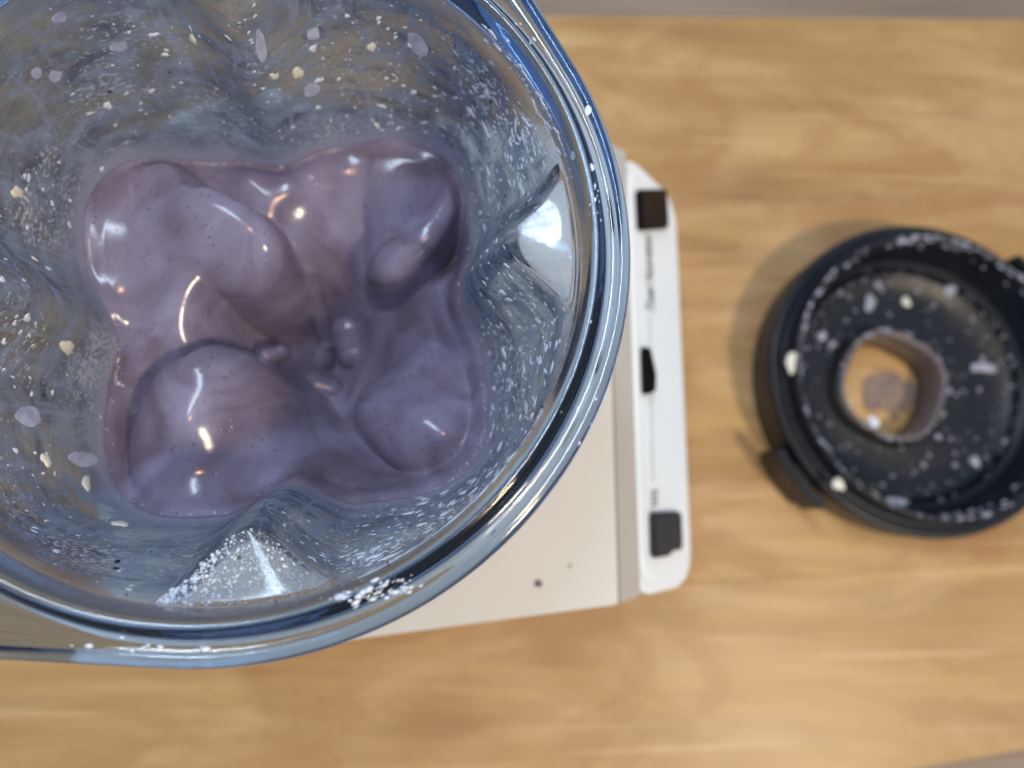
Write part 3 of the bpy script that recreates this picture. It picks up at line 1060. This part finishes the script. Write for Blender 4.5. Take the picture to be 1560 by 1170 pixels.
# ------------------------------------------------------------------ blender base
ZB = 0.12
base = empty('blender_motor_unit', (AX, 0.065, 0.0))
tag(base, 'cream blender motor base with white control panel under the jar', 'blender base')
xf0, yf0 = unproj(961, 213, ZB)
xf1, yf1 = unproj(985, 915, ZB)
xb, yb = unproj(570, 970, ZB)
slope = (yb - yf1) / (xf1 - xb)
XB = -0.135
TRIM = 0.0115
poly = [(xf1 - TRIM, yf1 + slope * TRIM), (xf0 - TRIM, yf0), (XB, yf0 + 0.018), (XB, yf1 + slope * (xf1 - XB))]


def round_poly(p, r, n=5):
    out = []
    m = len(p)
    for i in range(m):
        a, b, c = Vector(p[i - 1]), Vector(p[i]), Vector(p[(i + 1) % m])
        u, v = (a - b).normalized(), (c - b).normalized()
        ang = u.angle(v)
        k = r[i] / math.tan(ang / 2)
        s, e = b + u * k, b + v * k
        for j in range(n + 1):
            t = j / n
            out.append(tuple((1 - t) ** 2 * s + 2 * t * (1 - t) * b + t * t * e))
    return out


top_poly = round_poly(poly, [0.0015, 0.0015, 0.05, 0.05])
housing = bm_obj('housing', prism(top_poly, 0.004, ZB, 0.0016, 3), M_CREAM)
child(housing, base)
# sloping trim strip along the front of the top
bm = bmesh.new()
za, zb_ = ZB - 0.0012, ZB - 0.0085
pts = [(xf1 - TRIM + 0.0004, yf1 + slope * TRIM, za), (xf0 - TRIM + 0.0004, yf0, za), (xf0, yf0 - 0.0006, zb_), (xf1, yf1 + 0.0008, zb_)]
tv_ = [bm.verts.new(p) for p in pts]
lv_ = [bm.verts.new((p[0], p[1], 0.095)) for p in pts]
bm.faces.new(tv_)
bm.faces.new(lv_[::-1])
for i in range(4):
    bm.faces.new((tv_[i], lv_[i], lv_[(i + 1) % 4], tv_[(i + 1) % 4]))
bmesh.ops.recalc_face_normals(bm, faces=bm.faces)
bmesh.ops.bevel(bm, geom=bm.edges[:], offset=0.0009, segments=2, affect='EDGES', clamp_overlap=True)
child(bm_obj('trim_strip', bm, M_TRIM), base)

# control panel: a sloping rounded plate leaning out at the front
PA = np.array([(xf0 + xf1) / 2 - 0.001, 0.0, 0.1095])          # upper edge
PBx, _ = unproj(1043, 600, 0.056)
PB = np.array([PBx, 0.0, 0.056])
PL = float(np.linalg.norm(PB - PA))
dirp = (PB - PA) / PL
nrm = np.array([-dirp[2], 0, dirp[0]])
if nrm[2] < 0:
    nrm = -nrm
yaw = math.atan2(xf1 - xf0, -(yf1 - yf0))        # small turn of the whole front
Y0p, Y1p = -0.0365, 0.1625


def panel_xf():
    """local u = along y, v = down the slope, w = out of the panel"""
    m = Matrix(((0.0, dirp[0], nrm[0], PA[0]), (1.0, 0.0, 0.0, 0.0), (0.0, dirp[2], nrm[2], PA[2]), (0, 0, 0, 1)))
    piv = Vector((PA[0], 0.065, 0))
    return Matrix.Translation(piv) @ Matrix.Rotation(yaw, 4, 'Z') @ Matrix.Translation(-piv) @ m


PXF = panel_xf()


def panel_part(name, bm, mat, par=None):
    bmesh.ops.transform(bm, matrix=PXF, verts=bm.verts)
    o = bm_obj(name, bm, mat)
    if par is None:
        child(o, base)
    else:
        o.parent = par
        o.matrix_parent_inverse = Matrix.Translation(base.location).inverted()
    return o


def uv_of(px, py):
    """panel coordinates under a pixel of the photograph"""
    inv = PXF.inverted()
    o_ = inv @ Vector((0, 0, H))
    dr = inv.to_3x3() @ Vector(rays([px], [py])[0])
    t = -o_.z / dr.z
    p = o_ + dr * t
    return p.x, p.y


pp = rounded_rect(Y0p, Y1p, 0.0, PL, 0.018, 9)
pp = [p for p in pp]
panel = panel_part('control_panel', prism(pp, -0.05, 0.0, 0.0028, 4), M_WHITE)
# thin recessed-looking border line: a raised inner plate edge
inset = rounded_rect(Y0p + 0.007, Y1p - 0.007, 0.004, PL - 0.006, 0.013, 9)
panel_part('face_plate', prism(inset, -0.004, 0.0006, 0.0005, 2), M_WHITE)


def quad_prism(pts, w0, w1, bev):
    return prism([uv_of(*p) for p in pts], w0, w1, bev, 2)


sw1 = panel_part('power_switch', quad_prism([(964, 291), (1006, 290), (1009, 350), (967, 353)], 0.0007, 0.0040, 0.0012), M_BLACK)
sw2 = panel_part('speed_switch', quad_prism([(985, 781), (1027, 779), (1029, 837), (1013, 839), (1012, 846), (987, 850)], 0.0007, 0.0040, 0.0010), M_DARK)
dial = panel_part('speed_dial', quad_prism([(972, 530), (978, 531), (987, 572), (986, 598), (974, 602)], 0.0007, 0.0045, 0.0008), M_BLACK)
panel_part('groove', quad_prism([(986.5, 480), (987.6, 480), (993, 735), (991.6, 735)], 0.0007, 0.00085, 0.0), M_LINE)


def lettering(text, px, py, size, rotz, mat, name='lettering'):
    cu = bpy.data.curves.new(name, 'FONT')
    cu.body = text
    cu.size = size
    cu.shear = 0.25
    cu.align_x = 'CENTER'
    cu.align_y = 'CENTER'
    cu.extrude = 0.00004
    cu.offset = 0.00006
    o = bpy.data.objects.new(name, cu)
    COL.objects.link(o)
    cu.materials.append(mat)
    u, v = uv_of(px, py)
    o.parent = base
    o.matrix_parent_inverse = Matrix.Translation(base.location).inverted()
    fix = Matrix.Diagonal((1.0, -2.3, 1.0, 1.0))        # the panel frame is left-handed; tall narrow italics
    o.matrix_basis = PXF @ Matrix.Translation((u, v, 0.00095)) @ Matrix.Rotation(rotz, 4, 'Z') @ fix
    bpy.context.view_layer.update()
    me = bpy.data.meshes.new_from_object(o.evaluated_get(bpy.context.evaluated_depsgraph_get()))
    mo = bpy.data.objects.new('inscription', me)
    COL.objects.link(mo)
    mo.parent = base
    mo.matrix_parent_inverse = o.matrix_parent_inverse.copy()
    mo.matrix_basis = o.matrix_basis.copy()
    bpy.data.objects.remove(o)
    mo.name = name
    return mo


lettering('Total Nutrition', 987, 418, 0.0062, 0.0, M_INK)
for k in range(4):
    panel_part('tick_mark', quad_prism([(989, 748 + 7 * k), (999, 745 + 7 * k), (1000, 748 + 7 * k), (990, 751.5 + 7 * k)], 0.0007, 0.0009, 0.0), M_INK)
# rubber feet and the pad that carries the jar
pad = [(AX + r * math.cos(t), AY + r * math.sin(t)) for t, r in zip(TH[::8], (rw(TH[::8], np.full(len(TH[::8]), 0.139)) * 0 + 0.047))]
child(bm_obj('jar_pad', prism(pad, ZB - 0.002, RIM_Z - 0.1447, 0.0003, 1), M_DARK), base)
for sx1, sy1 in ((xf0 - 0.03, yf0 - 0.02), (xf1 - 0.03, yf1 + 0.02), (XB + 0.03, yf0 - 0.02), (XB + 0.03, yf1 + 0.02)):
    v, f = lathe([(0.0005, 0.0), (0.010, 0.0), (0.010, 0.0045), (0.0005, 0.0045)], 24)
    o = mesh_obj('foot', v, f, M_DARK, loc=(sx1, sy1, 0.0003))
    child(o, base)

for i, (x, y, a, lab) in enumerate(((820, 889, 6, 'small round purple smoothie drop on the cream base top'), (868, 862, 2.5, 'tiny grey speck of smoothie on the cream base top'))):
    cx, cy_ = unproj(x, y, ZB)
    sc_ = (H - ZB) / FPX
    v, f = blob(np.zeros(3), np.array([1., 0, 0]), np.array([0, 1., 0]), np.array([0, 0, 1.]), a * sc_, a * sc_ * 0.9, 0.0003, 0.3, 0.12, ICO3, i + 200)
    tag(mesh_obj('smoothie_drop', v, f, M_SMOOTHIE, loc=(cx, cy_, ZB + 0.0002)), lab, 'smoothie drop', 'smoothie drops on the blender base')

# ------------------------------------------------------------------ the lid, upside down on the board
LX, LY = 0.2640, 0.0733
LS = 1.0
lid = empty('jar_lid', (LX, LY, 0.0))
lid.scale = (LS, LS, LS)
tag(lid, 'black jar lid lying upside down on the board, spattered inside', 'lid')
v, f = lathe([(0.0860, 0.0006), (0.0880, 0.0012), (0.0890, 0.003), (0.0897, 0.026), (0.0895, 0.0288), (0.0887, 0.0300), (0.0868, 0.0302), (0.0838, 0.0296), (0.0822, 0.0288), (0.0812, 0.030), (0.0804, 0.037), (0.0797, 0.0396), (0.0786, 0.0404), (0.0774, 0.0398), (0.0768, 0.0380), (0.0742, 0.0150), (0.0730, 0.0128), (0.0700, 0.0120), (0.0690, 0.0100), (0.072, 0.0085), (0.078, 0.008)], 200)
o = mesh_obj('lid_shell', v, f, M_LID); set_normals_out(o); o.parent = lid
# floor of the lid with a hole for the filler tube
TX, TY = (0.2505 - LX) / LS, (0.0700 - LY) / LS
n = 200
th = np.linspace(0, 2 * math.pi, n, endpoint=False)
outer = np.c_[0.0712 * np.cos(th), 0.0712 * np.sin(th)]


def tube_r(t, r):
    # rounded, slightly squared opening
    return r * (1 + 0.045 * np.cos(4 * (t - 0.35)))


rowsV = []
for fr2, z in ((0.0, 0.0120), (0.10, 0.0122), (0.115, 0.0132), (0.15, 0.0134), (0.165, 0.0124), (0.55, 0.0118), (0.9, 0.0122), (1.0, 0.0128)):
    inner = np.c_[TX + tube_r(th, 0.0325) * np.cos(th), TY + tube_r(th, 0.0325) * np.sin(th)]
    xy = outer * (1 - fr2) + inner * fr2
    rowsV.append(np.c_[xy, np.full(n, z)])
for fr2, z in ((1.0, 0.0085), (0.0, 0.0085)):
    inner = np.c_[TX + tube_r(th, 0.0325) * np.cos(th), TY + tube_r(th, 0.0325) * np.sin(th)]
    rowsV.append(np.c_[outer * (1 - fr2) + inner * fr2, np.full(n, z)])
V = np.concatenate(rowsV)
F = []
m_ = len(rowsV)
for i in range(m_):
    a, b = i * n, ((i + 1) % m_) * n
    F += [(a + j, a + (j + 1) % n, b + (j + 1) % n, b + j) for j in range(n)]
o = mesh_obj('lid_floor', V, F, M_LID); set_normals_out(o); o.parent = lid
# filler tube
tp = [(0.0320, 0.0020), (0.0322, 0.0190), (0.0316, 0.0215), (0.0304, 0.0222), (0.0292, 0.0215), (0.0284, 0.0190), (0.0262, 0.0020), (0.0275, 0.0008), (0.031, 0.0008)]
V = np.concatenate([np.c_[TX + tube_r(th, r) * np.cos(th), TY + tube_r(th, r) * np.sin(th), np.full(n, z)] for r, z in tp])
F = []
for i in range(len(tp)):
    a, b = i * n, ((i + 1) % len(tp)) * n
    F += [(a + j, a + (j + 1) % n, b + (j + 1) % n, b + j) for j in range(n)]
o = mesh_obj('filler_tube', V, F, plastic('grey_tube_plastic', (0.13, 0.105, 0.095), 0.25, 0.3, (0.18, 0.15, 0.14))); set_normals_out(o); o.parent = lid


def latch(ang):
    """T shaped snap latch standing off the lid's side"""
    R_ = Matrix.Rotation(ang, 4, 'Z')
    bm = prism([(0.0882, -0.0065), (0.0945, -0.0065), (0.0945, 0.0065), (0.0882, 0.0065)], 0.012, 0.023, 0.001, 2)
    bmesh.ops.transform(bm, matrix=R_, verts=bm.verts)
    o1 = bm_obj('latch', bm, M_LID); o1.parent = lid
    pts = []
    for i in range(9):
        t = -0.205 + 0.41 * i / 8
        pts.append((0.0992 * math.cos(t), 0.0992 * math.sin(t)))
    for i in range(9):
        t = 0.205 - 0.41 * i / 8
        pts.append((0.0938 * math.cos(t), 0.0938 * math.sin(t)))
    bm = prism(pts, 0.006, 0.030, 0.0012, 2)
    bmesh.ops.transform(bm, matrix=R_, verts=bm.verts)
    o2 = bm_obj('latch_bar', bm, M_LID); o2.parent = o1


latch(math.radians(217))
latch(math.radians(37))

# residue on the lid: ring of smear on the skirt's edge and drops on the floor
res = []


def up_blob(x, y, z, a, b, h, rot, i, rough=0.2, base_=ICO1):
    return blob(np.array([x, y, z]), np.array([1., 0, 0]), np.array([0, 1., 0]), np.array([0, 0, 1.]), a, b, h, rot, rough, base_, i)


for i in range(620):
    t = rng.uniform(0, 2 * math.pi)
    dens = 0.35 + 0.65 * (0.5 + 0.5 * math.sin(1.3 * (t - 0.7))) * (0.5 + 0.5 * math.sin(5 * t + 1))
    if rng.random() > dens:
        continue
    zz = rng.choice([0.0404, 0.039, 0.036, 0.032], p=[0.5, 0.25, 0.15, 0.10])
    rr = {0.0404: 0.0786, 0.039: 0.0772, 0.036: 0.0766, 0.032: 0.0761}[float(zz)] + rng.normal(0, 0.0003)
    s = 0.0006 * rng.lognormal(0, 0.5)
    res.append(up_blob(LX + LS * rr * math.cos(t), LY + LS * rr * math.sin(t), LS * zz, s * 1.1, s * 2.2, s * 0.6, t, i, 0.25))
for i in range(420):
    if i < 300:
        r, t = 0.070 * math.sqrt(rng.random()), rng.uniform(0, 2 * math.pi)
    else:
        r, t = rng.normal(0.066, 0.002), rng.uniform(0, 2 * math.pi)
    x, y = LX + r * math.cos(t), LY + r * math.sin(t)
    rt = math.hypot(x - LX - LS * TX, y - LY - LS * TY)
    if rt < 0.0335 or r > 0.071:
        continue
    s = 0.00055 * rng.lognormal(0, 0.55)
    res.append(up_blob(x, y, 0.0125, s, s * rng.uniform(1, 1.4), s * 0.6, rng.uniform(0, 3), i, 0.15))
for i in range(90):
    t = rng.uniform(0, 2 * math.pi)
    r = 0.0312 + rng.normal(0, 0.0008)
    s = 0.0006 * rng.lognormal(0, 0.45)
    res.append(up_blob(LX + LS * TX + r * math.cos(t), LY + LS * TY + r * math.sin(t), 0.0228, s, s * 1.6, s * 0.6, t, i, 0.2))
V, F = join(res)
tag(mesh_obj('lid_spatter', V, F, M_RESIDUE), 'pale spatter and smears inside the black upturned lid', 'spatter', kind='stuff')

# larger splashes inside the lid: (px, py, z, half x px, half y px, rot, label)
LIDB = [(1205, 552, 0.0404, 9, 16, 0.1, M_CRUMB, 'white lump of smoothie on the near edge of the lid skirt'),
        (1325, 461, 0.0125, 9, 15, 0.0, M_RESIDUE, 'upright pale splash on the lid floor above the filler tube'),
        (1380, 460, 0.0125, 8, 8, 0.0, M_CRUMB, 'round cream drop on the lid floor, nearest the upright splash'),
        (1252, 512, 0.0125, 8, 8, 0.0, M_RESIDUE, 'round pale drop on the lid floor beside the filler tube'),
        (1499, 560, 0.0125, 20, 10, 0.1, M_RESIDUE, 'wide pinkish smear on the dark side of the lid floor'),
        (1447, 443, 0.0125, 12, 10, 0.5, M_RESIDUE, 'soft pale smear on the lid floor below the skirt'),
        (1360, 768, 0.0200, 28, 10, 0.0, M_RESIDUE, 'broad pale smear along the lower lid wall'),
        (1277, 738, 0.0395, 12, 8, 0.3, M_CRUMB, 'white lump on the lid edge by the snap latch'),
        (1331, 643, 0.0223, 9, 9, 0.5, M_WHITE_FLECK, 'white drop hanging on the filler tube edge'),
        (1485, 703, 0.0125, 9, 9, 0.0, M_RESIDUE, 'pale blotch on the lid floor far from the tube, lower side')]
for i, (x, y, z, a, b, rot, mat, lab) in enumerate(LIDB):
    cx, cy_ = unproj(x, y, z)
    s = (H - z) / FPX
    v, f = blob(np.zeros(3), np.array([1., 0, 0]), np.array([0, 1., 0]), np.array([0, 0, 1.]), a * s, b * s, 0.0010, -rot, 0.25, ICO3, i + 50)
    tag(mesh_obj('lid_splash', v, f, mat, loc=(cx, cy_, z + 0.0002)), lab, 'splash', 'splashes of smoothie inside the lid')

# wet drops on the wood under the filler tube
wet = []
for i in range(60):
    r, t = 0.016 * math.sqrt(rng.random()), rng.uniform(0, 2 * math.pi)
    s = 0.0011 * rng.lognormal(0, 0.4)
    cx, cy_ = unproj(1352, 598, 0.0)
    wet.append(up_blob(cx + r * math.cos(t), cy_ + r * math.sin(t), 0.0001, s, s * 1.2, s * 0.6, 0, i, 0.15, ICO2))
cx, cy_ = unproj(1352, 598, 0.0)
wet.append(up_blob(cx, cy_, 0.0001, 0.017, 0.013, 0.0007, 0.4, 99, 0.22, ICO3))
V, F = join(wet)
tag(mesh_obj('wet_drops', V, F, M_WET), 'wet drops on the wood seen through the lid\'s filler tube', 'drops', kind='stuff')
